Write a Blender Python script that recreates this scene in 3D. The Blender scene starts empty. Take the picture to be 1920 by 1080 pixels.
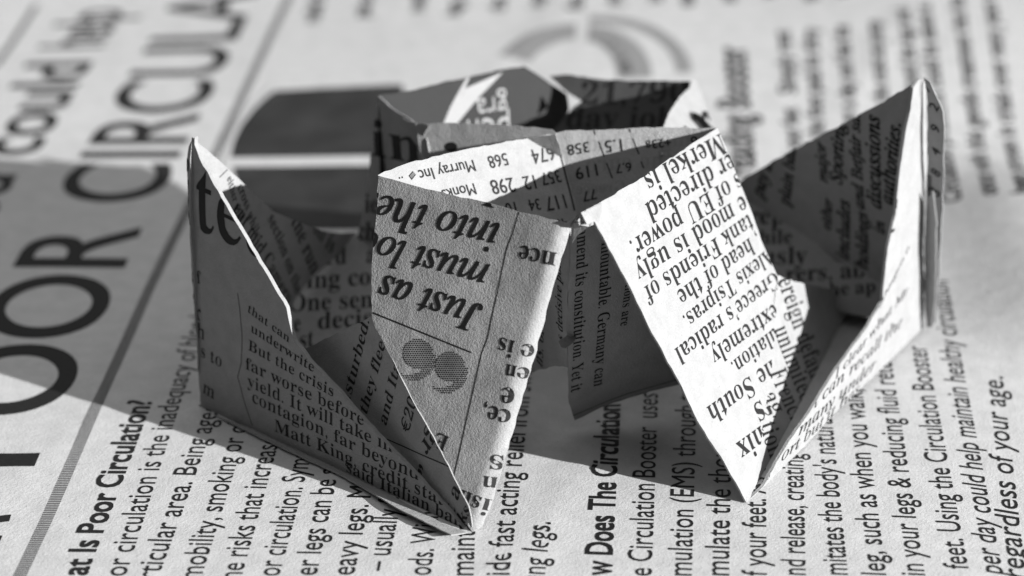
import bpy, math, random
from mathutils import Vector, noise
from mathutils.geometry import delaunay_2d_cdt

# ---------------------------------------------------------------- camera, sky, sun, exposure
MM = 0.001
F_PX, CX, CY = 4600.0, 960.0, 540.0            # focal length and centre in photo pixels (1920 x 1080)
PITCH = math.atan(2090 / F_PX)
DIST = 275.0
SP, CP = math.sin(PITCH), math.cos(PITCH)
FW, RT, UP = Vector((0, CP, -SP)), Vector((1, 0, 0)), Vector((0, SP, CP))
CAM = -FW * DIST                                # all lengths below in millimetres
SUN_AZ, SUN_EL = -28.0, 17.5                    # degrees: azimuth from +x, elevation

sc = bpy.context.scene
cam_d = bpy.data.cameras.new('camera')
cam = bpy.data.objects.new('camera', cam_d)
sc.collection.objects.link(cam)
cam.location = CAM * MM
cam.rotation_euler = (math.pi / 2 - PITCH, 0, 0)
cam_d.sensor_width = 36
cam_d.lens = F_PX / 1920 * 36
cam_d.clip_start = 0.01
cam_d.clip_end = 20
cam_d.dof.use_dof = True
cam_d.dof.focus_distance = 0.231
cam_d.dof.aperture_fstop = 22
sc.camera = cam

world = bpy.data.worlds.new('World')
sc.world = world
world.use_nodes = True
wn, wl = world.node_tree.nodes, world.node_tree.links
sky = wn.new('ShaderNodeTexSky')
sky.sky_type = 'NISHITA'
sky.sun_disc = False
sky.sun_elevation = math.radians(SUN_EL)
sky.sun_rotation = math.radians(90 - SUN_AZ)
bw = wn.new('ShaderNodeRGBToBW')
wl.new(sky.outputs[0], bw.inputs[0])
# directional weighting added to the sky: low parts dimmed, overhead boosted for soft fill
wtc = wn.new('ShaderNodeTexCoord'); wdt = wn.new('ShaderNodeVectorMath'); wmr = wn.new('ShaderNodeMapRange'); wmu = wn.new('ShaderNodeMath')
wdt.operation = 'DOT_PRODUCT'; wdt.inputs[1].default_value = (0.05, 0.25, 0.967)
wl.new(wtc.outputs['Generated'], wdt.inputs[0]); wl.new(wdt.outputs['Value'], wmr.inputs[0])
wmr.inputs[1].default_value = 0.40; wmr.inputs[2].default_value = 0.90; wmr.inputs[3].default_value = 0.03; wmr.inputs[4].default_value = 1.9
wmu.operation = 'MULTIPLY'
wl.new(bw.outputs[0], wmu.inputs[0]); wl.new(wmr.outputs[0], wmu.inputs[1])
wl.new(wmu.outputs[0], wn['Background'].inputs['Color'])
wn['Background'].inputs['Strength'].default_value = 0.15

sun_d = bpy.data.lights.new('sun', 'SUN')
sun_d.energy = 5.0
sun_d.angle = math.radians(0.5)
sun_d.color = (1, 1, 1)
sun = bpy.data.objects.new('sun', sun_d)
sc.collection.objects.link(sun)
SDIR = Vector((math.cos(math.radians(SUN_AZ)) * math.cos(math.radians(SUN_EL)),
               math.sin(math.radians(SUN_AZ)) * math.cos(math.radians(SUN_EL)),
               math.sin(math.radians(SUN_EL))))
sun.rotation_euler = SDIR.to_track_quat('Z', 'Y').to_euler()
sun.location = SDIR * 0.5

vs = sc.view_settings
vs.view_transform = 'Standard'
vs.look = 'None'
vs.exposure = 1.2
vs.gamma = 1
vs.use_curve_mapping = False

# ---------------------------------------------------------------- pixel -> point helpers
def ray(px, py):
    return FW + RT * ((px - CX) / F_PX) + UP * ((CY - py) / F_PX)
def Z(px, py, z=0.0):
    d = ray(px, py); return CAM + d * ((z - CAM.z) / d.z)
def Y(px, py, y):
    d = ray(px, py); return CAM + d * ((y - CAM.y) / d.y)

# ---------------------------------------------------------------- materials
def paper(name, base, bump=0.35, scale=3800.0, stretch=(1, 1, 1), spec=0.25, trans=0.0):
    m = bpy.data.materials.new(name); m.use_nodes = True
    n, l = m.node_tree.nodes, m.node_tree.links
    p = n['Principled BSDF']
    p.inputs['Roughness'].default_value = 0.75
    p.inputs['Specular IOR Level'].default_value = spec
    tc = n.new('ShaderNodeTexCoord'); mp = n.new('ShaderNodeMapping')
    mp.inputs['Scale'].default_value = stretch
    l.new(tc.outputs['Object'], mp.inputs[0])
    n1 = n.new('ShaderNodeTexNoise'); n1.inputs['Scale'].default_value = scale; n1.inputs['Detail'].default_value = 3
    n1.inputs['Distortion'].default_value = 0.6
    n2 = n.new('ShaderNodeTexNoise'); n2.inputs['Scale'].default_value = scale * 0.12; n2.inputs['Detail'].default_value = 5
    n3 = n.new('ShaderNodeTexVoronoi'); n3.inputs['Scale'].default_value = scale * 0.16
    for k in (n1, n2, n3): l.new(mp.outputs[0], k.inputs['Vector'])
    # soft mottling of the pulp, tiny specks
    cr = n.new('ShaderNodeMapRange'); cr.inputs[1].default_value = 0.3; cr.inputs[2].default_value = 0.7
    cr.inputs[3].default_value = base * 0.92; cr.inputs[4].default_value = min(1, base * 1.06)
    l.new(n2.outputs['Fac'], cr.inputs[0])
    cs = n.new('ShaderNodeMapRange'); cs.inputs[1].default_value = 0.03; cs.inputs[2].default_value = 0.07
    cs.inputs[3].default_value = 0.62; cs.inputs[4].default_value = 1.0
    l.new(n3.outputs['Distance'], cs.inputs[0])
    cf = n.new('ShaderNodeMapRange'); cf.inputs[1].default_value = 0.3; cf.inputs[2].default_value = 0.7
    cf.inputs[3].default_value = 0.93; cf.inputs[4].default_value = 1.05
    l.new(n1.outputs['Fac'], cf.inputs[0])
    mu = n.new('ShaderNodeMath'); mu.operation = 'MULTIPLY'
    mu2 = n.new('ShaderNodeMath'); mu2.operation = 'MULTIPLY'
    l.new(cr.outputs[0], mu.inputs[0]); l.new(cs.outputs[0], mu.inputs[1])
    l.new(mu.outputs[0], mu2.inputs[0]); l.new(cf.outputs[0], mu2.inputs[1])
    l.new(mu2.outputs[0], p.inputs['Base Color'])
    ad = n.new('ShaderNodeMath'); ad.operation = 'ADD'
    l.new(n1.outputs['Fac'], ad.inputs[0])
    ml = n.new('ShaderNodeMath'); ml.operation = 'MULTIPLY'; ml.inputs[1].default_value = 1.3
    l.new(n2.outputs['Fac'], ml.inputs[0]); l.new(ml.outputs[0], ad.inputs[1])
    bp = n.new('ShaderNodeBump'); bp.inputs['Strength'].default_value = bump; bp.inputs['Distance'].default_value = 0.00009
    l.new(ad.outputs[0], bp.inputs['Height']); l.new(bp.outputs[0], p.inputs['Normal'])
    if trans > 0:
        tr = n.new('ShaderNodeBsdfTranslucent'); mx = n.new('ShaderNodeMixShader'); mx.inputs[0].default_value = trans
        l.new(mu2.outputs[0], tr.inputs[0]); l.new(p.outputs[0], mx.inputs[1]); l.new(tr.outputs[0], mx.inputs[2])
        l.new(mx.outputs[0], n['Material Output'].inputs[0])
    return m
def ink(name, v, mottle=0.5, rough=0.6, scale=2600):
    m = bpy.data.materials.new(name); m.use_nodes = True
    n, l = m.node_tree.nodes, m.node_tree.links
    p = n['Principled BSDF']; p.inputs['Roughness'].default_value = rough
    p.inputs['Specular IOR Level'].default_value = 0.15
    tc = n.new('ShaderNodeTexCoord'); nz = n.new('ShaderNodeTexNoise'); nz.inputs['Scale'].default_value = scale; nz.inputs['Detail'].default_value = 4
    l.new(tc.outputs['Object'], nz.inputs['Vector'])
    cr = n.new('ShaderNodeMapRange'); cr.inputs[1].default_value = 0.35; cr.inputs[2].default_value = 0.75
    cr.inputs[3].default_value = v; cr.inputs[4].default_value = v * (1 + mottle)
    l.new(nz.outputs['Fac'], cr.inputs[0]); l.new(cr.outputs[0], p.inputs['Base Color'])
    return m
M_NEWS = paper('newsprint', 0.455, bump=0.5, scale=3600)
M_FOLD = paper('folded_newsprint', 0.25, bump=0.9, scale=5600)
M_DARK = paper('dark_printed_newsprint', 0.016, bump=0.5, scale=3300)
M_INK = ink('black_ink', 0.010)
M_GREY = ink('grey_ink', 0.075)
M_PHOTO = ink('halftone_ink', 0.018, 0.9, scale=160)
M_GHOST = ink('show_through_ink', 0.20, 0.15)
M_MID = ink('pale_halftone_ink', 0.19, 0.3)
M_WHITE = ink('bare_paper', 0.22, 0.1)
INKS = [M_INK, M_GREY, M_PHOTO, M_GHOST, M_MID, M_WHITE]
BLACK, GREY, PHOTO, GHOST, MID, WHITE = 1, 2, 3, 4, 5, 6

# ---------------------------------------------------------------- lettering
def mapchar(ch, style):
    o = ord(ch)
    if style == 'bold':
        if 'A' <= ch <= 'Z': return chr(0x1D400 + o - 65)
        if 'a' <= ch <= 'z': return chr(0x1D41A + o - 97)
        if '0' <= ch <= '9': return chr(0x1D7CE + o - 48)
    if style == 'ital':
        if 'A' <= ch <= 'Z': return chr(0x1D434 + o - 65)
        if ch == 'h': return '\u210e'
        if 'a' <= ch <= 'z': return chr(0x1D44E + o - 97)
    return ch
GC = {}
def glyphs(s, style, fat=0.0, res=3):
    """outline of a word as flat triangles in em units; fat < 0 thins the upright strokes only"""
    key = (s, style, fat, res)
    if key in GC: return GC[key]
    cu = bpy.data.curves.new('lettering', 'FONT')
    cu.body = ''.join(mapchar(c, style) for c in s)
    cu.size = 1.0; cu.resolution_u = res; cu.fill_mode = 'FRONT'
    ob = bpy.data.objects.new('lettering', cu)
    me = ob.to_mesh()
    pts = [[v.co.x, v.co.y] for v in me.vertices]
    me.calc_loop_triangles()
    tris = [tuple(t.vertices) for t in me.loop_triangles]
    tris = [t for t in tris if abs((pts[t[1]][0]-pts[t[0]][0])*(pts[t[2]][1]-pts[t[0]][1])-(pts[t[1]][1]-pts[t[0]][1])*(pts[t[2]][0]-pts[t[0]][0])) > 1e-9]
    if fat:
        cnt = {}
        for t in tris:
            a, b, c = t
            if (pts[b][0]-pts[a][0])*(pts[c][1]-pts[a][1])-(pts[b][1]-pts[a][1])*(pts[c][0]-pts[a][0]) < 0: b, c = c, b
            for e in ((a, b), (b, c), (c, a)): cnt[e] = cnt.get(e, 0) + 1
        nx = {}
        for (a, b) in cnt:
            if (b, a) in cnt: continue
            dx, dy = pts[b][0]-pts[a][0], pts[b][1]-pts[a][1]
            L = math.hypot(dx, dy)
            if L < 1e-7: continue
            for v in (a, b): nx.setdefault(v, []).append((dy / L, -dx / L))
        thin = set('MNUVWXAYvwxyzkKZR')
        for v, ns in nx.items():
            m = max(ns, key=lambda q: abs(q[0]))[0]
            sg = sum(q[0] for q in ns)
            if fat > 0:
                pts[v][0] += fat * max(-1, min(1, sg)); pts[v][1] += fat * 0.6 * max(-1, min(1, sum(q[1] for q in ns)))
            elif m * sg > 0:
                w = max(0, min(1, (abs(m) - 0.86) / 0.12))
                pts[v][0] += fat * w * (1 if m > 0 else -1)
    ob.to_mesh_clear(); bpy.data.objects.remove(ob); bpy.data.curves.remove(cu)
    GC[key] = (pts, tris)
    return GC[key]
def wordrun(s, style, fat=0.0, res=3):
    """a whole line, letter by letter so that letters with hairline stems are thinned less"""
    if fat >= 0 or style != 'bold':
        p, t = glyphs(s, style, fat, res); return p, t
    base, bt = glyphs(s, style, 0.0)
    full, ft = glyphs(s, style, fat)
    light, lt = glyphs(s, style, fat * 0.25)
    # choose per point by the letter it falls in
    edges = []
    for i, ch in enumerate(s):
        if ch in 'MNUH' :
            a = max([q[0] for q in glyphs(s[:i], style)[0]], default=0.0) if i else -1
            b = max([q[0] for q in glyphs(s[:i + 1], style)[0]], default=0.0)
            edges.append((a + 0.005, b + 0.005))
    out = []
    for q, f_, l_ in zip(base, full, light):
        out.append(l_ if any(a < q[0] < b for a, b in edges) else f_)
    return out, bt

# ---------------------------------------------------------------- a sheet of paper lying on a plane
def clip_tri(tri, conv):
    poly = tri
    n = len(conv)
    for i in range(n):
        a, b = conv[i], conv[(i + 1) % n]
        ex, ey = b[0]-a[0], b[1]-a[1]
        out = []
        for k in range(len(poly)):
            p, q = poly[k], poly[(k + 1) % len(poly)]
            sp = ex*(p[1]-a[1]) - ey*(p[0]-a[0]); sq = ex*(q[1]-a[1]) - ey*(q[0]-a[0])
            if sp >= 0: out.append(p)
            if (sp > 0 and sq < 0) or (sp < 0 and sq > 0):
                t = sp / (sp - sq); out.append((p[0]+(q[0]-p[0])*t, p[1]+(q[1]-p[1])*t))
        poly = out
        if len(poly) < 3: return []
    return poly
def area2(p):
    return sum(p[i][0]*p[(i+1) % len(p)][1]-p[(i+1) % len(p)][0]*p[i][1] for i in range(len(p)))

class Sheet:
    def __init__(self, a, b, c, outline, seed=0, thick=0.14, amp=0.10, rough=0.07, rolls=(), bend=None, step=0.9, mat=None, gap=0.0):
        self.o = a.copy()
        n = (b - a).cross(c - a).normalized()
        if n.dot(CAM - a) < 0: n = -n
        self.n = n
        self.e1 = (b - a).normalized(); self.e2 = n.cross(self.e1)
        self.seed, self.thick, self.amp, self.rolls, self.bend, self.step = seed, thick, amp, rolls, bend, step
        self.mat, self.gap = mat or M_FOLD, gap
        rnd = random.Random(seed)
        pts = [self.uv(*q) for q in outline]
        if area2(pts) < 0: pts.reverse()
        fine = []
        for i, p in enumerate(pts):                      # a cut or creased edge is never quite straight
            q = pts[(i + 1) % len(pts)]
            L = math.hypot(q[0]-p[0], q[1]-p[1]); k = max(1, int(L / 0.7))
            for j in range(k):
                t = j / k
                r = rough if j else rough * 0.3
                fine.append((p[0]+(q[0]-p[0])*t + rnd.uniform(-r, r), p[1]+(q[1]-p[1])*t + rnd.uniform(-r, r)))
        self.poly = fine
        self.rl = [(self.uv(*r[0]), self.uv(*r[1]), r[2], r[3]) for r in rolls]
        vv, ee, ff = delaunay_2d_cdt([Vector(p) for p in fine], [(i, (i+1) % len(fine)) for i in range(len(fine))], [], 1, 1e-5)[:3]
        self.cells = []
        for f in ff:
            t = [tuple(vv[i]) for i in f]
            if area2(t) < 0: t.reverse()
            self.cells.append((t, min(q[0] for q in t), max(q[0] for q in t), min(q[1] for q in t), max(q[1] for q in t)))
        self.inkv, self.inkf, self.inkm = [], [], []
    def pt(self, px, py):
        d = ray(px, py); t = (self.o - CAM).dot(self.n) / d.dot(self.n); return CAM + d * t
    def uv(self, px, py):
        r = self.pt(px, py) - self.o; return (r.dot(self.e1), r.dot(self.e2))
    def height(self, u, v):
        h = self.amp * (noise.noise(Vector((u * 0.11 + self.seed * 7.3, v * 0.11, self.seed))) * 1.6
                        + noise.noise(Vector((u * 0.35, v * 0.35 + self.seed, 3.1))) * 0.55)
        for (a, b, w, d) in self.rl:
            ex, ey = b[0]-a[0], b[1]-a[1]; L = math.hypot(ex, ey)
            s = abs((u-a[0])*ey - (v-a[1])*ex) / L
            if s < w: h -= d * (1 - s / w) ** 2
        if self.bend: h += self.bend(u, v)
        return h - self.gap
    def at(self, u, v, off=0.0):
        return self.o + self.e1 * u + self.e2 * v + self.n * (self.height(u, v) + off)
    def add(self, tri, mat, lift=0.03):
        bx0, bx1 = min(p[0] for p in tri), max(p[0] for p in tri); by0, by1 = min(p[1] for p in tri), max(p[1] for p in tri)
        stack = [tri]
        while stack:
            t = stack.pop()
            ls = [(math.hypot(t[i][0]-t[(i+1) % 3][0], t[i][1]-t[(i+1) % 3][1]), i) for i in range(3)]
            L, i = max(ls)
            if L > 1.3 * max(1.0, self.step):
                a, b, c = t[i], t[(i+1) % 3], t[(i+2) % 3]; m = ((a[0]+b[0])/2, (a[1]+b[1])/2)
                stack += [[a, m, c], [m, b, c]]; continue
            if area2(t) < 0: t = t[::-1]
            for (cell, x0, x1, y0, y1) in self.cells:
                if x1 < min(p[0] for p in t) or x0 > max(p[0] for p in t) or y1 < min(p[1] for p in t) or y0 > max(p[1] for p in t): continue
                g = clip_tri(t, cell)
                if len(g) >= 3 and abs(area2(g)) > 1e-7:
                    k = len(self.inkv)
                    self.inkv += [self.at(p[0], p[1], lift) for p in g]
                    self.inkf.append(list(range(k, k + len(g)))); self.inkm.append(mat)
    def text(self, s, p0, p1, style='bold', fat=None, k=1.0, pre=None, mat=BLACK, slant=0.0, mirror=False, cap=None, lift=0.03, upx=None):
        """print s along the line from pixel p0 to pixel p1; pre: only the first `pre` letters span that line"""
        if fat is None: fat = {'bold': -0.02, 'ital': 0.010, 'sans': 0.0}[style]
        pts, tris = wordrun(s, style, fat, 10 if cap and cap > 8 else 3)
        if not pts: return
        x0 = min(p[0] for p in pts)
        x1 = max(p[0] for p in pts) if pre is None else max(p[0] for p in glyphs(s[:pre], style)[0])
        a, b = self.uv(*p0), self.uv(*p1)
        dx, dy = b[0]-a[0], b[1]-a[1]; L = math.hypot(dx, dy); dx /= L; dy /= L
        sx = L / (x1 - x0); sy = sx * k if cap is None else cap / 0.7
        if mirror: ux, uy = dy, -dx
        else: ux, uy = -dy, dx
        if upx:
            q = self.uv(p0[0] + upx[0], p0[1] + upx[1]); ux, uy, sy = q[0] - a[0], q[1] - a[1], 1.0
        P = [(a[0] + dx*(p[0]-x0)*sx + (ux + dx*slant)*p[1]*sy, a[1] + dy*(p[0]-x0)*sx + (uy + dy*slant)*p[1]*sy) for p in pts]
        for t in tris: self.add([P[i] for i in t], mat, lift)
        return sx, sy
    def fill(self, outline, mat=BLACK, lift=0.02):
        p = [self.uv(*q) for q in outline]; self.fill_uv(p, mat, lift)
    def fill_uv(self, p, mat=BLACK, lift=0.02):
        if area2(p) < 0: p = p[::-1]
        vv, ee, ff = delaunay_2d_cdt([Vector(q) for q in p], [(i, (i+1) % len(p)) for i in range(len(p))], [], 1, 1e-5)[:3]
        for f in ff: self.add([tuple(vv[i]) for i in f], mat, lift)
    def rule(self, path, w, mat=BLACK, lift=0.02):
        q = [self.uv(*p) for p in path]
        for a, b in zip(q, q[1:]):
            dx, dy = b[0]-a[0], b[1]-a[1]; L = math.hypot(dx, dy)
            nx, ny = -dy/L*w/2, dx/L*w/2
            self.fill_uv([(a[0]+nx, a[1]+ny), (a[0]-nx, a[1]-ny), (b[0]-nx, b[1]-ny), (b[0]+nx, b[1]+ny)], mat, lift)
    def build(self, name, parent, origin):
        p = self.poly; st = self.step
        xs, ys = [q[0] for q in p], [q[1] for q in p]
        nb = len(p)
        cloud = [Vector(q) for q in p]
        u = min(xs) + st * 0.5
        while u < max(xs):
            v = min(ys) + st * 0.5
            while v < max(ys):
                for (cell, x0, x1, y0, y1) in self.cells:
                    if x0 <= u <= x1 and y0 <= v <= y1 and all((cell[(i+1) % 3][0]-cell[i][0])*(v-cell[i][1])-(cell[(i+1) % 3][1]-cell[i][1])*(u-cell[i][0]) > 0 for i in range(3)):
                        cloud.append(Vector((u, v))); break
                v += st
            u += st
        vv, ee, ff = delaunay_2d_cdt(cloud, [(i, (i+1) % nb) for i in range(nb)], [], 1, 1e-5)[:3]
        V, Fc, Mi = [], [], []
        N = len(vv)
        for q in vv: V.append(self.at(q[0], q[1]))
        for q in vv: V.append(self.at(q[0], q[1], -self.thick))
        ec = {}
        for f in ff:
            f = list(f)
            if area2([vv[i] for i in f]) < 0: f.reverse()
            Fc.append(f); Mi.append(0)
            Fc.append([i + N for i in reversed(f)]); Mi.append(0)
            for i in range(len(f)): ec[(f[i], f[(i+1) % len(f)])] = 1
        for (a, b) in ec:
            if (b, a) not in ec: Fc.append([b, a, a + N, b + N]); Mi.append(0)
        nsheet = len(Fc)
        k = len(V)
        V += self.inkv
        Fc += [[i + k for i in f] for f in self.inkf]; Mi += self.inkm
        me = bpy.data.meshes.new(name)
        me.from_pydata([(q - origin) * MM for q in V], [], Fc)
        me.materials.append(self.mat)
        for m in INKS: me.materials.append(m)
        me.polygons.foreach_set('material_index', Mi)
        sm = [1 if (i < nsheet and len(Fc[i]) == 3) else 0 for i in range(len(Fc))]
        me.polygons.foreach_set('use_smooth', sm)
        me.update()
        try: me.set_sharp_from_angle(angle=math.radians(50))
        except Exception: pass
        o = bpy.data.objects.new(name, me)
        sc.collection.objects.link(o)
        o.parent = parent
        if parent is None: o.location = origin * MM
        return o

# ---------------------------------------------------------------- the newspaper page underneath
def g_height(x, y):
    h = 1.25 * noise.noise(Vector((x * 0.012 + 3.7, y * 0.012 + 1.3, 0.5))) * min(1.0, max(0.0, (math.hypot(x - 5, (y + 25) * 0.8) - 38) / 40))
    cr = (x - 3.0) * 0.93 - (y + 52) * 0.36                # an old crease across the page
    h += 0.16 * math.exp(-(cr / 1.1) ** 2) + 0.10 * math.exp(-((x + 30 - y * 0.4) / 2.0) ** 2)
    h += 0.17 * noise.noise(Vector((x * 0.05, y * 0.05, 5.5)))
    t = min(1.0, max(0.0, (y - 25) / 80.0)); h += 0.045 * (x + 40) * t * t * (3 - 2 * t)   # the far part tilts up to the right, added to dim it
    h += 3.4 * math.exp(-((x - 63) / 12.5) ** 2 - ((y - 6) / 27.0) ** 4)      # a low swell at the right, shaped to make the shaded patch there
    return h
class Page(Sheet):
    def __init__(self):
        self.o = Vector((0, 0, 0)); self.n = Vector((0, 0, 1)); self.e1 = Vector((1, 0, 0)); self.e2 = Vector((0, 1, 0))
        self.step, self.mat, self.thick = 2.0, M_NEWS, 0.1
        self.X0, self.X1, self.Y0, self.Y1 = -180.0, 180.0, -110.0, 230.0
        q = [(self.X0, self.Y0), (self.X1, self.Y0), (self.X1, self.Y1), (self.X0, self.Y1)]
        self.cells = [(q, self.X0, self.X1, self.Y0, self.Y1)]
        self.inkv, self.inkf, self.inkm = [], [], []
    def height(self, u, v): return g_height(u, v)
    def build(self, name):
        st = self.step
        nx, ny = int((self.X1-self.X0)/st), int((self.Y1-self.Y0)/st)
        V = [self.at(self.X0+i*st, self.Y0+j*st) for j in range(ny+1) for i in range(nx+1)]
        Fc = [[j*(nx+1)+i, j*(nx+1)+i+1, (j+1)*(nx+1)+i+1, (j+1)*(nx+1)+i] for j in range(ny) for i in range(nx)]
        Mi = [0]*len(Fc); ns = len(Fc); k = len(V)
        V += self.inkv; Fc += [[i+k for i in f] for f in self.inkf]; Mi += self.inkm
        me = bpy.data.meshes.new(name); me.from_pydata([q*MM for q in V], [], Fc)
        me.materials.append(self.mat)
        for m in INKS: me.materials.append(m)
        me.polygons.foreach_set('material_index', Mi)
        me.polygons.foreach_set('use_smooth', [1 if i < ns else 0 for i in range(len(Fc))])
        me.update()
        o = bpy.data.objects.new(name, me); sc.collection.objects.link(o); return o

pg = Page()
T = pg.text
def body(s, p0, p1, style='sans', **kw):
    kw.setdefault('cap', 2.25); kw.setdefault('fat', 0.004)
    return T(s, p0, p1, style, **kw)
# headline, running up the left of the page
T('FOR', (-62, 1140), (20, 962), 'sans', cap=13.0, fat=0.012)
T('POOR', (62, 874), (266, 424), 'sans', cap=13.0, fat=0.012)
T('CIRCULATION', (292, 376), (459, 36), 'sans', cap=13.0, fat=0.012, pre=6)
T('You', (-60, 480), (30, 318), 'sans', cap=9.5, fat=0.02)
T('could', (64, 280), (172, 100), 'sans', cap=9.5, fat=0.02)
T('help', (189, 72), (232, 4), 'sans', cap=9.5, fat=0.02)
# body of the advertisement
body('at Is Poor Circulation?', (162, 1078), (286, 752), fat=0.030, cap=2.5)
body('or circulation is the inadequacy of blood', (236, 1079), (371, 655), pre=35)
body('rticular area. Being aged, lack of', (296, 1085), (409, 776), pre=24)
body('mobility, smoking or obesity are', (377, 1085), (466, 800), pre=22)
body('he risks that increase poor', (452, 1086), (521, 836), pre=21)
body('or circulation. Symptoms of', (524, 1080), (582, 862), pre=19)
body('er legs can be swollen and', (594, 1079), (635, 880), pre=16)
body('eavy legs. Most', (664, 1079), (699, 912), pre=12)
body('– usually for', (726, 1072), (753, 936), pre=11)
body('ods. With', (808, 1079), (823, 960))
body('maintain', (888, 1079), (891, 994), pre=5)
body('ide fast acting relief from swollen', (955, 1080), (1000, 690), pre=31)
body('ing legs.', (1021, 1084), (1033, 980))
body('w Does The Circulation Booster work', (1146, 1079), (1163, 760), fat=0.030, cap=2.5, pre=22)
body('e Circulation Booster  uses Electrical Muscle', (1222, 1079), (1234, 738), pre=28)
body('mulation (EMS) through two pads', (1297, 1079), (1306, 760), pre=23)
body('mulate the thousands of nerves', (1367, 1079), (1372, 800), pre=18)
body('f your feet. As the muscles', (1438, 1080), (1436, 905), pre=14)
body('nd release, creating a', (1511, 1079), (1506, 850), pre=20)
body("mitates the body's natural", (1590, 1079), (1560, 780))
body('leg, such as when you walk,', (1662, 1079), (1617, 730))
body('in your legs & reducing fluid retention', (1735, 1079), (1672, 680), pre=34)
body('feet. Using the Circulation Booster', (1817, 1066), (1736, 652))
body('per day could help maintain healthy circulation', (1882, 1074), (1775, 540), slant=0.2, pre=47)
body('regardless of your age.', (1925, 1082), (1880, 712), slant=0.2)
# fine print, far edge of the page
for i, (x, s) in enumerate(zip((586, 679, 782, 851, 934, 1008, 1081, 1150, 1228, 1287, 1366, 1440, 1515, 1580),
        ('relief from', 'pain and the', 'swelling of', 'legs, while', 'the pads', 'improve the', 'flow within', 'your legs', 'and ankles', 'each day', 'at home', 'with the', 'quick easy', 'to use'))):
    d = (1340 - x) / 2650.0
    body(s, (x + 12, 46 - (i % 3) * 5), (x + 12 + d * 75, -30), cap=2.6, fat=0.03)
# small print columns behind, right
for x0, y0, x1, y1, s in ((1492, 200, 1478, 95, 'Simply rest'), (1508, 330, 1494, 222, 'both your feet'), (1548, 300, 1530, 92, 'on the foot pads for thirty'), (1612, 300, 1588, 90, 'minutes a day and feel the'),
        (1676, 300, 1648, 86, 'benefit as the muscles pump'), (1736, 300, 1702, 70, 'the blood around the legs and'), (1802, 405, 1740, 60, 'Circulation problems could be eased at'),
        (1868, 405, 1800, 50, 'once with this gentle treatment that has'), (1930, 410, 1858, 40, 'been proven in trials over many years of')):
    body(s, (x0, y0), (x1, y1), cap=2.4, fat=0.03)
T('reading Booster', (1418, 335), (1396, 120), 'sans', cap=4.4, fat=0.03)
# rules, hatched and plain
import itertools
hat = [(30, 1092), (88, 970), (182, 760), (280, 540), (420, 250), (520, 40), (556, -30)]
hu = [pg.uv(*p) for p in hat]
for a, b in zip(hu, hu[1:]):
    L = math.hypot(b[0]-a[0], b[1]-a[1]); dx, dy = (b[0]-a[0])/L, (b[1]-a[1])/L
    s = 0.0
    while s < L:
        x, y = a[0]+dx*s, a[1]+dy*s
        pg.fill_uv([(x-0.6, y-0.01), (x+0.6, y-0.01), (x+0.6, y+0.23), (x-0.6, y+0.23)], GREY)
        s += 0.34
pg.rule([(-10, 102), (66, -10)], 0.9, GREY)
# printed picture block and the round foot plate picture
pg.fill([(432, 292), (438, 262), (452, 232), (475, 202), (500, 178), (516, 168), (600, 166), (755, 166), (775, 292)], PHOTO)
pg.fill([(436, 310), (778, 310), (800, 430), (520, 432), (470, 372), (444, 340)], PHOTO)
pg.rule([(414, 318), (420, 280), (440, 232), (476, 186), (510, 156)], 0.25, MID)
def ring(cx, cy, rx, ry, w, a0, a1, mat, n=28):
    out = [(cx+rx*math.cos(math.radians(a0+(a1-a0)*i/n)), cy-ry*math.sin(math.radians(a0+(a1-a0)*i/n))) for i in range(n+1)]
    inn = [(cx+(rx-w)*math.cos(math.radians(a0+(a1-a0)*i/n)), cy-(ry-w*0.45)*math.sin(math.radians(a0+(a1-a0)*i/n))) for i in range(n+1)]
    for i in range(n): pg.fill([out[i], out[i+1], inn[i+1], inn[i]], mat)
ring(1105, 165, 192, 108, 30, 2, 90, MID)
ring(1095, 172, 128, 98, 66, 2, 86, MID)
ring(1090, 172, 96, 84, 22, 8, 70, GREY)
ring(1080, 168, 162, 98, 64, 90, 152, MID)
page = pg.build('newspaper')
page['label'] = 'open black and white newspaper page with large headline lettering lying flat under the folded paper'
page['category'] = 'newspaper'

# ---------------------------------------------------------------- the folded paper cups
origin = Vector((5, -25, 0))
root = bpy.data.objects.new('origami_paper_cups', None)
sc.collection.objects.link(root)
root.location = origin * MM
root.empty_display_size = 0.01
root['label'] = 'origami model of open pointed cups folded from printed newspaper, standing on the newspaper page'
root['category'] = 'origami'

F1 = Z(885, 995, 0.1); F2 = Z(1400, 940, 0.1)
M_ = Z(1080, 408, 27.5); P1 = Z(710, 330, 28); P2 = Z(1345, 240, 27); O_ = Z(1042, 249, 26)
A0 = Z(378, 762, 0.1); A = Y(363, 258, A0.y + 1.0)

B0 = Z(1731, 620, 0.4); B = Y(1726, 149, B0.y - 5.6)
BL = Y(708, 180, -7); K1 = Y(668, 440, -6)
_n = (A0 - A).cross(K1 - A); _d = ray(546, 590); K2 = CAM + _d * ((A - CAM).dot(_n) / _d.dot(_n))
BK = Y(985, 125, 5); BR = Y(1300, 154, 2)
S = []

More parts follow.
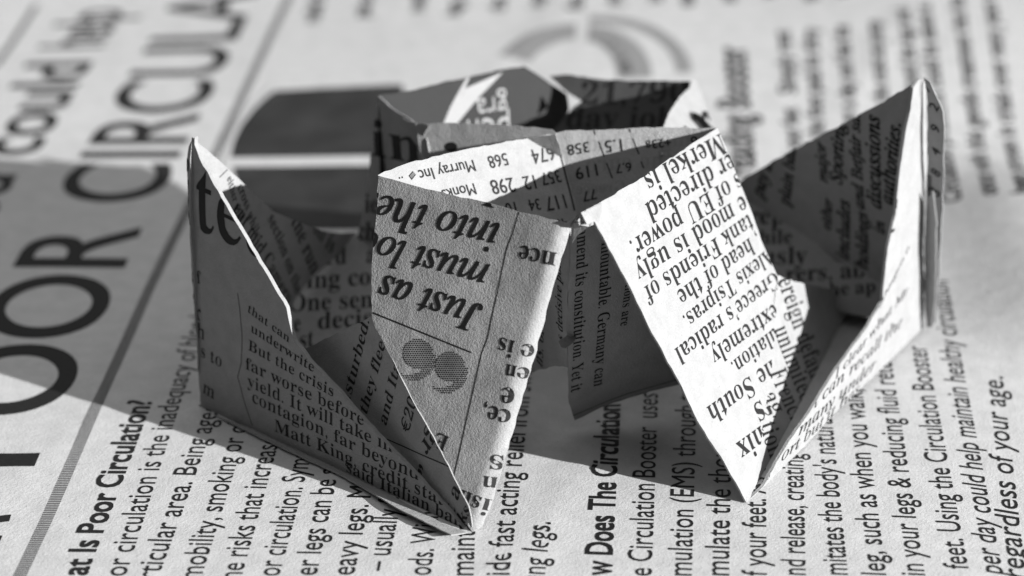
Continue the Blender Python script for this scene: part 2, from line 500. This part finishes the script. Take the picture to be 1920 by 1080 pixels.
# outer wall of the left cup
s = Sheet(F1, A0, A, [(364, 257), (354, 274), (351, 300), (354, 350), (357, 430), (363, 540), (368, 640), (372, 700), (379, 762), (400, 778), (444, 795), (498, 818), (525, 832), (646, 886), (750, 939), (830, 981), (874, 999),
      (868, 988), (833, 947), (775, 886), (725, 832), (679, 782), (638, 737), (588, 685), (555, 642), (547, 615), (538, 577), (486, 490), (463, 450), (448, 423), (417, 371), (375, 298), (365, 272)], 1, thick=0.42, amp=0.16)
s.text('ited', (339, 413), (453, 466), fat=-0.016, pre=3, upx=(-4, -182))
s.text('of', (360, 526), (380, 532)); s.text('r', (367, 599), (379, 602)); s.text('h', (369, 631), (383, 638)); s.text(';', (362, 560), (367, 561)); s.text('s to', (376, 668), (414, 689)); s.text('m', (382, 735), (402, 748))
s.rule([(446, 549), (450, 575), (454, 627), (452, 680), (444, 708), (455, 746), (473, 798)], 0.09)
for a in (('that can', (465, 584), (543, 642)), ('underwrite', (470, 622), (588, 698)), ('But the crisis', (465, 656), (624, 744)), ('far worse before', (460, 692), (683, 798)),
          ('yield. It will take in', (462, 724), (736, 848)), ('contagion, far beyond', (472, 754), (784, 901)), ('Matt King, credit stat', (516, 808), (832, 948)), ('said Italian ban', (650, 884), (868, 989))):
    s.text(a[0], a[1], a[2], fat=-0.016, k=0.80)
S.append((s, 'outer_wall'))
# hem along its foot
h0 = [Z(525, 832, 0.25), Z(874, 1000, 0.15), Z(700, 936, 0.9)]
s = Sheet(h0[0], h0[1], h0[2], [(400, 776), (470, 802), (525, 826), (646, 881), (750, 937), (830, 981), (876, 998), (846, 1002), (750, 955), (646, 894), (525, 837), (440, 796)], 2, thick=0.12, amp=0.03)
S.append((s, 'hem'))
# inner wall of the left cup
s = Sheet(A, A0, K1, [(364, 258), (430, 317), (457, 342), (473, 358), (513, 396), (548, 412), (602, 433), (640, 438), (672, 436), (659, 456), (592, 517), (563, 552), (546, 590), (500, 660), (440, 720), (384, 752), (374, 690), (366, 540), (361, 430), (360, 300)], 3, thick=0.05, amp=0.16, gap=0.2, rough=0.03)
for a in (('either with', (428, 336), (452, 420)), ('cross while', (448, 352), (482, 450)), ('ent mid Camero', (440, 395), (541, 575)), ('section on the', (503, 412), (560, 556)), ('the run', (546, 418), (588, 518)), ('on is', (586, 433), (622, 476)), ('ever', (416, 366), (426, 392))):
    s.text(a[0], a[1], a[2], fat=-0.01)
s.rule([(414, 333), (429, 318)], 0.1)
S.append((s, 'inner_wall'))
# wall between left cup and back cup, and the slope below it
C1 = Y(795, 236, -15)
s = Sheet(BL, C1, K1, [(709, 180), (735, 204), (766, 222), (780, 232), (800, 262), (806, 300), (806, 480), (720, 462), (668, 447), (671, 440), (680, 390), (700, 260), (704, 210)], 4, thick=0.14, amp=0.12)
s.text('in', (698, 291), (789, 309), fat=-0.004, upx=(-6, -100)); s.text('ie', (683, 397), (708, 400), fat=0.0, upx=(1, -50)); s.text('.ch', (662, 447), (704, 452), fat=0.0, upx=(1, -50))
S.append((s, 'dividing_wall'))
s = Sheet(K1, K2, K1 + Vector((10, 0, 0)), [(668, 440), (720, 436), (830, 430), (830, 640), (660, 700), (560, 690), (500, 660), (490, 620), (540, 540), (590, 490), (645, 446)], 28, thick=0.14, amp=0.12)
for a in (('rd', (612, 497), (649, 495)), ('an', (687, 494), (722, 492)), ('ing con', (575, 541), (722, 533)), ('One sent', (541, 584), (716, 576)), ('decis', (596, 618), (698, 611)), ('e', (551, 622), (563, 621)), ('st', (562, 654), (588, 650))):
    s.text(a[0], a[1], a[2], fat=0.0, upx=(1, -48))
S.append((s, 'dividing_wall'))
# floor triangle of the left cup
INTO = Sheet(F1, M_, P1, [(710, 329), (735, 336), (770, 346), (850, 366), (905, 378), (960, 393), (1020, 408), (1060, 417), (1082, 405), (1065, 425), (1026, 555), (970, 755), (911, 955), (899, 988), (886, 998), (878, 985), (878, 950), (838, 874), (763, 730), (700, 602), (697, 590), (697, 500), (704, 420)],
             5, thick=0.16, amp=0.13, rolls=(((1066, 425), (901, 990), 1.15, 0.9),), step=0.45)
Q = INTO.pt(697, 592)
K3 = Y(566, 656, -34)
s = Sheet(Q, F1, K3, [(566, 656), (600, 640), (685, 599), (697, 592), (763, 730), (838, 874), (878, 950), (884, 988), (860, 978), (800, 925), (700, 822), (600, 712), (550, 668)], 6, thick=0.12, amp=0.10, gap=0.06)
for a in (('disturbed.', (651, 775), (691, 604), None), ('they flee', (687, 779), (722, 647), None), ('and Italy', (724, 799), (752, 686), 7), ('€2000', (765, 815), (787, 733), 4), ('t at', (850, 968), (868, 903), None), ('ks', (868, 985), (882, 960), None), ('gr', (807, 800), (786, 835), None)):
    s.text(a[0], a[1], a[2], fat=-0.010, pre=a[3], k=0.78)
s.text('’’', (802, 905), (806, 890), fat=0.02)
s.rule([(712, 818), (840, 876)], 0.13)
S.append((s, 'cup_floor'))
# front face turned to the left
s = INTO
s.text('into their', (938, 420), (713, 364), 'ital', fat=0.014, pre=8)
s.text('must look', (919, 497), (714, 440), 'ital', fat=0.014, pre=7)
s.text('Just as we', (907, 573), (719, 514), 'ital', fat=0.014, pre=7)
s.text('I', (938, 343), (916, 337), fat=0.0)
s.rule([(976, 390), (960, 440), (950, 465), (930, 555), (914, 633), (903, 662), (882, 755), (851, 898)], 0.10)
s.rule([(699, 586), (884, 661)], 0.13)
for a in (('nce', (1043, 474), (976, 459)), ('e is', (998, 648), (938, 632)), ('en', (988, 691), (950, 682)), ('e', (965, 729), (943, 725)), ('ce,', (957, 770), (909, 757)), ('s', (938, 855), (921, 852)), ('n', (928, 896), (908, 892)), ('ish', (917, 938), (866, 917)), ('E', (844, 820), (822, 810))):
    s.text(a[0], a[1], a[2], fat=-0.006)
def quote(cx, cy, r):
    c = s.uv(cx, cy); px = s.uv(cx + 1, cy); ex = (px[0]-c[0], px[1]-c[1]); py = s.uv(cx, cy + 1); ey = (py[0]-c[0], py[1]-c[1])
    def inside(a, b):
        if a*a + b*b < r*r: return True
        # tail: crescent between two arcs, curling down to the lower left
        if b > -2 and a > -r*1.15:
            d1 = math.hypot(a + r*0.22, (b - r*0.35)*0.98); d2 = math.hypot(a + r*0.62, (b - r*0.15)*1.0)
            return d1 < r*1.42 and d2 > r*1.28 and b > r*0.1
        return False
    st = 4.4; i = -16
    while i < 17:
        j = -16
        while j < 18:
            a, b = (i + 0.5*(j % 2))*st, j*st*0.86
            if inside(a, b):
                def P(u, v): return (c[0]+ex[0]*u+ey[0]*v, c[1]+ex[1]*u+ey[1]*v)
                q = 1.75
                s.add([P(a-q, b), P(a, b-q), P(a+q, b)], BLACK, 0.03); s.add([P(a-q, b), P(a+q, b), P(a, b+q)], BLACK, 0.03)
            j += 1
        i += 1
    pts = [(cx + r*0.98*math.cos(t*0.28), cy + r*0.98*math.sin(t*0.28)) for t in range(22)]
    s.fill(pts, MID, 0.02)
quote(784, 663, 28); quote(844, 687, 28)
S.append((s, 'front_face'))
# inside of the middle cup
Q3 = Y(1084, 402, -24)
s = Sheet(P1, O_, Q3, [(710, 328), (722, 321), (770, 304), (867, 281), (930, 269), (992, 258), (1042, 251), (1057, 294), (1084, 402), (1070, 425), (1050, 462), (1016, 560), (962, 740), (925, 810), (862, 790), (818, 640), (785, 520), (722, 352), (714, 335)], 7, thick=0.12, amp=0.10, gap=0.12)
for a in (('Murray Inc', (888, 299), (784, 319)), ('568', (950, 286), (914, 293)), ('674', (1036, 273), (994, 281)), ('Monks', (889, 343), (828, 356)), ('298', (962, 332), (918, 338)), ('357', (1048, 318), (1012, 325)), ('117', (1057, 364), (1020, 370)), ('10', (966, 378), (946, 381)), ('46', (1062, 408), (1040, 412))):
    s.text(a[0], a[1], a[2], 'sans', fat=0.012, k=1.0)
s.text('12', (1001, 328), (979, 331), 'sans', fat=0.012); s.text('34', (1011, 372), (990, 375), 'sans', fat=0.012)
s.fill([(767, 329), (775, 320), (781, 327), (773, 337)], GREY, 0.02); s.fill([(767, 329), (775, 320), (776, 322), (769, 329), (773, 334), (779, 327), (781, 327), (773, 337)], BLACK, 0.03)
s.text('..', (756, 330), (748, 332), 'sans')
s.rule([(1038.5, 253), (1052.5, 292), (1078, 395)], 0.24)
S.append((s, 'inner_face'))
MU = s
s = Sheet(MU.pt(992, 258), MU.pt(1055, 293), Y(1042, 251, O_.y - 3.4), [(990, 258.5), (1010, 255), (1042, 251), (1049, 270), (1055, 293)], 29, thick=0.1, amp=0.03, step=0.4, gap=-0.12)
S.append((s, 'folded_corner'))
s = Sheet(O_, P2, Q3, [(1040, 249), (1060, 244), (1115, 243), (1180, 240), (1240, 237), (1345, 240), (1350, 262), (1250, 380), (1225, 520), (1110, 520), (1083, 402), (1055, 294)], 8, thick=0.12, amp=0.10, gap=0.15)
for a in (('358', (1103, 265), (1062, 272)), ('119', (1118, 307), (1077, 315)), ('77', (1116, 354), (1090, 360)), ('1.5', (1165, 260), (1133, 264)), ('6.7', (1183, 304), (1153, 308)), ('+23', (1257, 258), (1222, 262)), ('9 6', (1330, 252), (1294, 256))):
    s.text(a[0], a[1], a[2], 'sans', fat=0.012)
s.text('8', (1219, 262), (1210, 263), 'sans', fat=0.012)
for a in (((1113, 244), (1116, 252)), ((1122, 264), (1133, 293)), ((1137, 305), (1148, 334)), ((1180, 241), (1182, 248)), ((1186, 259), (1198, 289)), ((1202, 303), (1207, 315))): s.rule(a, 0.13)
s.text('Single bond', (1320, 270), (1100, 283), mat=GHOST, fat=-0.01, mirror=True, lift=0.012)
s.text('the euro', (1260, 312), (1100, 322), mat=GHOST, fat=-0.01, mirror=True, lift=0.012)
s.text('in Greece', (1210, 358), (1080, 364), mat=GHOST, fat=-0.01, mirror=True, lift=0.012)
S.append((s, 'inner_face'))
# front face turned to the right
MK = Sheet(Z(1112, 390, 28), P2, F2, [(1090, 398), (1108, 388), (1130, 377), (1200, 335), (1270, 289), (1330, 249), (1345, 239), (1360, 274), (1385, 336), (1400, 374), (1412, 402), (1429, 450), (1447, 492), (1458, 517), (1457, 567), (1451, 608), (1446, 690), (1440, 740), (1428, 817), (1419, 865), (1407, 934), (1399, 942),
      (1357, 865), (1309, 788), (1279, 726), (1233, 642), (1222, 625), (1187, 552), (1154, 492), (1115, 416), (1100, 420)], 9, thick=0.18, amp=0.12)
s = MK
for a in (('Merkel is', (1350, 250), (1205, 328), None), ('er directed', (1368, 287), (1207, 383), None), ('s of EU power.', (1383, 324), (1178, 453), None), ('e mood is ugly', (1392, 366), (1187, 499), None), ('tank Friends of', (1404, 401), (1204, 541), None), (', head of the', (1418, 436), (1269, 547), None),
          ('Alexis Tsipras.', (1443, 464), (1279, 593), None), ('Greece’s radical', (1453, 508), (1264, 655), None), ('‘extremely', (1456, 565), (1329, 658), None), ('ulation.', (1451, 614), (1370, 680), None), ('the South', (1456, 667), (1325, 764), None), ('s', (1425, 750), (1412, 760), None), ('nix', (1426, 798), (1378, 832), None)):
    s.text(a[0], a[1], a[2], fat=-0.014, pre=a[3], k=0.74)
S.append((s, 'front_face'))
# floor triangle of the right cup
R1 = MK.pt(1458, 517)
s = Sheet(R1, F2, Y(1600, 553, -3), [(1458, 517), (1490, 528), (1560, 543), (1600, 553), (1670, 575), (1655, 625), (1560, 745), (1470, 860), (1412, 938), (1399, 942), (1410, 865), (1421, 787), (1440, 650)], 10, thick=0.12, amp=0.06)
for a in (('ereign default', (1457, 527), (1528, 734)), ('unlimited', (1449, 618), (1503, 757)), ('French', (1442, 699), (1486, 798)), ('ag.', (1428, 742), (1450, 784)), ('tion', (1424, 798), (1443, 860))):
    s.text(a[0], a[1], a[2], fat=-0.012, upx=(44, -17))
s.text('N', (1596, 655), (1580, 556), fat=0.03, upx=(120, -20))
S.append((s, 'cup_floor'))
# back walls of the right cup
K1r = Y(1399, 373, 0)
P10 = Sheet(B, B0, K1r, [(1726, 149), (1640, 200), (1560, 243), (1480, 285), (1395, 335), (1370, 350), (1372, 385), (1374, 420), (1420, 540), (1500, 560), (1600, 584), (1690, 608), (1730, 618), (1732, 400)], 11, thick=0.12, amp=0.18)
s = P10
for a in (('discussions', (1653, 393), (1650, 218)), ('authorities.', (1674, 385), (1690, 232)), ('and Betfair said', (1621, 394), (1612, 195)), ('Sporting', (1579, 348), (1585, 231)), ('major', (1552, 345), (1548, 268)), ('in', (1659, 440), (1659, 417)), ('either', (1556, 434), (1560, 376)), ('includes', (1592, 488), (1592, 378)), ('holdings', (1628, 506), (1626, 400)), ('plain bad', (1480, 390), (1493, 276)), ('pay in', (1430, 375), (1452, 300))):
    s.text(a[0], a[1], a[2], 'ital', fat=0.028)
S.append((s, 'inner_wall'))
s = Sheet(K1r, P10.pt(1653, 532), Y(1458, 517, -6), [(1375, 360), (1399, 373), (1447, 400), (1509, 432), (1567, 490), (1600, 497), (1653, 532), (1690, 555), (1690, 600), (1600, 590), (1458, 545), (1420, 500), (1380, 440)], 12, thick=0.12, amp=0.12)
for a in (('rep', (1404, 421), (1470, 419)), ('while', (1396, 459), (1485, 456)), ('usly', (1428, 497), (1513, 494)), ('rers, ab', (1474, 529), (1622, 520)), ('he ap', (1556, 555), (1642, 548))):
    s.text(a[0], a[1], a[2], fat=0.0)
S.append((s, 'dividing_wall'))
# outer wall of the right cup
s = Sheet(B, B0, F2, [(1724, 148), (1736, 156), (1735, 186), (1737, 309), (1732, 367), (1729, 444), (1728, 540), (1731, 604), (1725, 621), (1702, 645), (1650, 695), (1611, 730), (1563, 777), (1532, 811), (1470, 877), (1410, 937), (1400, 942), (1430, 913), (1463, 857), (1499, 798), (1532, 750), (1563, 702), (1579, 679), (1621, 619), (1640, 588), (1656, 565), (1657, 540),
      (1665, 465), (1672, 432), (1680, 402), (1682, 375), (1686, 340), (1690, 313), (1699, 263), (1709, 205), (1713, 165)], 13, thick=0.30, amp=0.14)
for a in (('ashington is', (1650, 578), (1704, 463)), ('I clear what Mr', (1566, 712), (1702, 548)), ('l can recall the', (1526, 765), (1690, 610)), ('many under', (1496, 817), (1640, 690)), ('ort but it has', (1466, 866), (1610, 735)), ('Ar', (1432, 908), (1446, 890))):
    s.text(a[0], a[1], a[2], 'ital', fat=0.0, k=0.5)
s.fill([(1673, 374), (1684, 373), (1682, 392), (1676, 391)], BLACK, 0.02); s.fill([(1668, 432), (1678, 428), (1676, 434), (1668, 440)], BLACK, 0.02)
S.append((s, 'outer_wall'))
# second layer behind that wall
s = Sheet(B, B0, Y(1764, 300, B.y + 0.2), [(1726, 150), (1738, 158), (1746, 178), (1757, 200), (1763, 215), (1766, 265), (1764, 350), (1757, 480), (1756, 520), (1749, 608), (1741, 620), (1732, 612), (1728, 560), (1730, 440), (1733, 370), (1735, 300), (1732, 185)], 14, thick=0.12, amp=0.10, gap=0.55)
for i, (c, x, y) in enumerate((('7', 1740, 180), ('2', 1755, 215), ('9', 1758, 256), ('4', 1759, 298), ('8', 1759, 338), ('3', 1758, 375), ('1', 1752, 440))): s.text(c, (x - 4, y), (x + 1, y - 9), 'sans', fat=0.02)
s.fill([(1730, 330), (1742, 334), (1741, 374), (1730, 372)], GREY, 0.02)
S.append((s, 'folded_layer'))
s = Sheet(B, B0, Y(1752, 400, B.y + 0.8), [(1733, 380), (1745, 360), (1752, 420), (1750, 560), (1744, 614), (1734, 616), (1730, 560)], 15, thick=0.1, amp=0.08, gap=0.28)
S.append((s, 'folded_layer'))
# faces hanging between the two front feet
AM = Sheet(M_ + Vector((0, 0.8, 0)), Z(1078, 788, 1.5), Z(1270, 718, 4.0), [(1074, 414), (1100, 418), (1116, 420), (1160, 500), (1230, 640), (1300, 745), (1275, 720), (1180, 747), (1120, 770), (1078, 788), (1068, 757), (1066, 690), (1064, 620), (1066, 540), (1070, 470)], 16, thick=0.14, amp=0.16)
s = AM
for a in (('amend its constitution. Yet it', (1082, 431), (1071, 738)), ('mountable. Germany can', (1127, 455), (1114, 727)), ('tions are', (1172, 533), (1162, 611))): s.text(a[0], a[1], a[2], fat=-0.012)
s.rule([(1072, 780), (1120, 762), (1180, 738), (1280, 708)], 0.12, GREY)
S.append((s, 'under_face'))
s = Sheet(Y(1070, 420, -44.0), Y(1066, 700, -37.5), Y(1000, 690, -31), [(1066, 424), (1068, 470), (1064, 560), (1064, 690), (1040, 686), (990, 700), (940, 700), (960, 600), (1010, 500)], 17, thick=0.12, amp=0.12)
s.text('s decisive policy', (1057, 641), (1049, 468), fat=-0.012); s.text('ns. of', (1018, 690), (1020, 620), fat=-0.012)
S.append((s, 'under_face'))
# front wall of the back cup, right of the crumple, and its corner crumple
s = Sheet(C1, O_, Y(850, 330, -17.5), [(778, 231), (792, 237), (805, 232), (860, 231), (940, 234), (1000, 238), (1034, 243), (1042, 249), (1044, 300), (1040, 420), (980, 600), (800, 600), (796, 320), (785, 270)], 18, thick=0.14, amp=0.14)
s.text('i', (828, 350), (866, 350), fat=0.0, k=0.72)
S.append((s, 'cup_wall'))
s = Sheet(Y(766, 222, -12.2), Y(800, 232, -15.2), Y(790, 262, -14.6), [(764, 221), (780, 228), (800, 232), (806, 236), (800, 248), (795, 262), (806, 292), (785, 268), (772, 246)], 19, thick=0.1, amp=0.55, step=0.4, gap=-0.35)
S.append((s, 'crumpled_corner'))
# inside of the back cup
s = Sheet(BL, BK, Y(900, 240, -1), [(710, 179), (770, 170), (830, 154), (890, 141), (940, 130), (983, 124), (1003, 136), (1045, 165), (1064, 178), (1068, 205), (1055, 240), (1040, 300), (1040, 430), (800, 440), (716, 400), (711, 260)], 20, thick=0.05, amp=0.14, mat=M_DARK)
s.fill([(874, 147), (880, 145), (868, 172), (843, 238), (828, 240), (845, 200), (862, 168)], WHITE)
s.fill([(871, 166), (943, 135), (900, 180), (852, 238), (841, 238)], WHITE)
s.text('gra', (950, 178), (892, 186), 'sans', fat=-0.012, mat=WHITE); s.text('pen', (955, 219), (876, 225), 'sans', fat=-0.012, mat=WHITE)
S.append((s, 'cup_wall'))
s = Sheet(Y(1032, 143, 7), BR, Y(1150, 240, 0), [(1031, 143), (1060, 140), (1130, 149), (1200, 152), (1299, 152), (1292, 165), (1275, 182), (1255, 212), (1244, 240), (1230, 300), (1220, 420), (1040, 420), (1020, 300), (1040, 240), (1072, 205), (1064, 172)], 21, thick=0.14, amp=0.12, mat=paper('shade_darkened_newsprint', 0.05, bump=0.6, scale=3300))  # dark base colour stands in for the shade on this wall
s.text('21,790', (1088, 196), (1288, 190), fat=0.0); s.text('day jobs', (1060, 240), (1290, 240), fat=0.0)
S.append((s, 'cup_wall'))
s = Sheet(Y(1063, 173, 3.5), Y(1090, 190, 3.0), Y(1067, 206, 2.0), [(1062, 172), (1076, 180), (1091, 190), (1078, 199), (1067, 206)], 22, thick=0.1, amp=0.2, step=0.4)
S.append((s, 'folded_tab'))
s = Sheet(BR, Y(1240, 240, -16), Y(1337, 242, -5.5), [(1297, 151), (1304, 152), (1310, 165), (1324, 200), (1340, 246), (1336, 290), (1240, 290), (1244, 240), (1254, 212), (1275, 181), (1293, 165)], 23, thick=0.14, amp=0.12)
s.text('a', (1331, 208), (1294, 216), fat=0.0, k=1.0); s.text('.', (1288, 236), (1280, 238), fat=0.0)
S.append((s, 'cup_wall'))
# hidden panel added between middle and back cup, stops sun leaking through
s = Sheet(Vector((20.0, -18.6, 25.5)), Vector((20.2, -7.6, 21.4)), Vector((18.5, -12, 0.2)), [(1335, 247), (1323, 383), (1309, 517), (1294, 655), (1280, 592), (1295, 439), (1312, 300)], 24, thick=0.12, amp=0.04)
S.append((s, 'added_back_face'))
# the torn, knotted corner where the two front faces meet
s = Sheet(M_, Z(1112, 390, 28), Z(1100, 425, 26.5), [(1076, 412), (1082, 404), (1092, 392), (1106, 386), (1122, 380), (1124, 396), (1117, 418), (1098, 424), (1080, 421)], 25, thick=0.1, amp=0.5, step=0.35, gap=-0.3)
s.rule([(1076, 415), (1104, 417)], 0.06); s.fill([(1085, 402), (1091, 401), (1092, 405), (1087, 406)], BLACK)
S.append((s, 'torn_corner'))
s = Sheet(Y(1074, 422, -44.6), Y(1106, 424, -45.2), Y(1074, 452, -44.3), [(1074, 419), (1108, 421), (1095, 432), (1080, 444), (1073, 456)], 26, thick=0.1, amp=0.1, step=0.4)
S.append((s, 'torn_corner'))
s = Sheet(Y(1050, 640, -40.5), Y(1080, 634, -39.2), Y(1062, 651, -41.2), [(1047, 640), (1066, 627), (1080, 632), (1074, 644), (1060, 652), (1052, 651)], 27, thick=0.1, amp=0.15, step=0.4)
S.append((s, 'folded_tab'))
for sh, nm in S: sh.build(nm, root, origin)
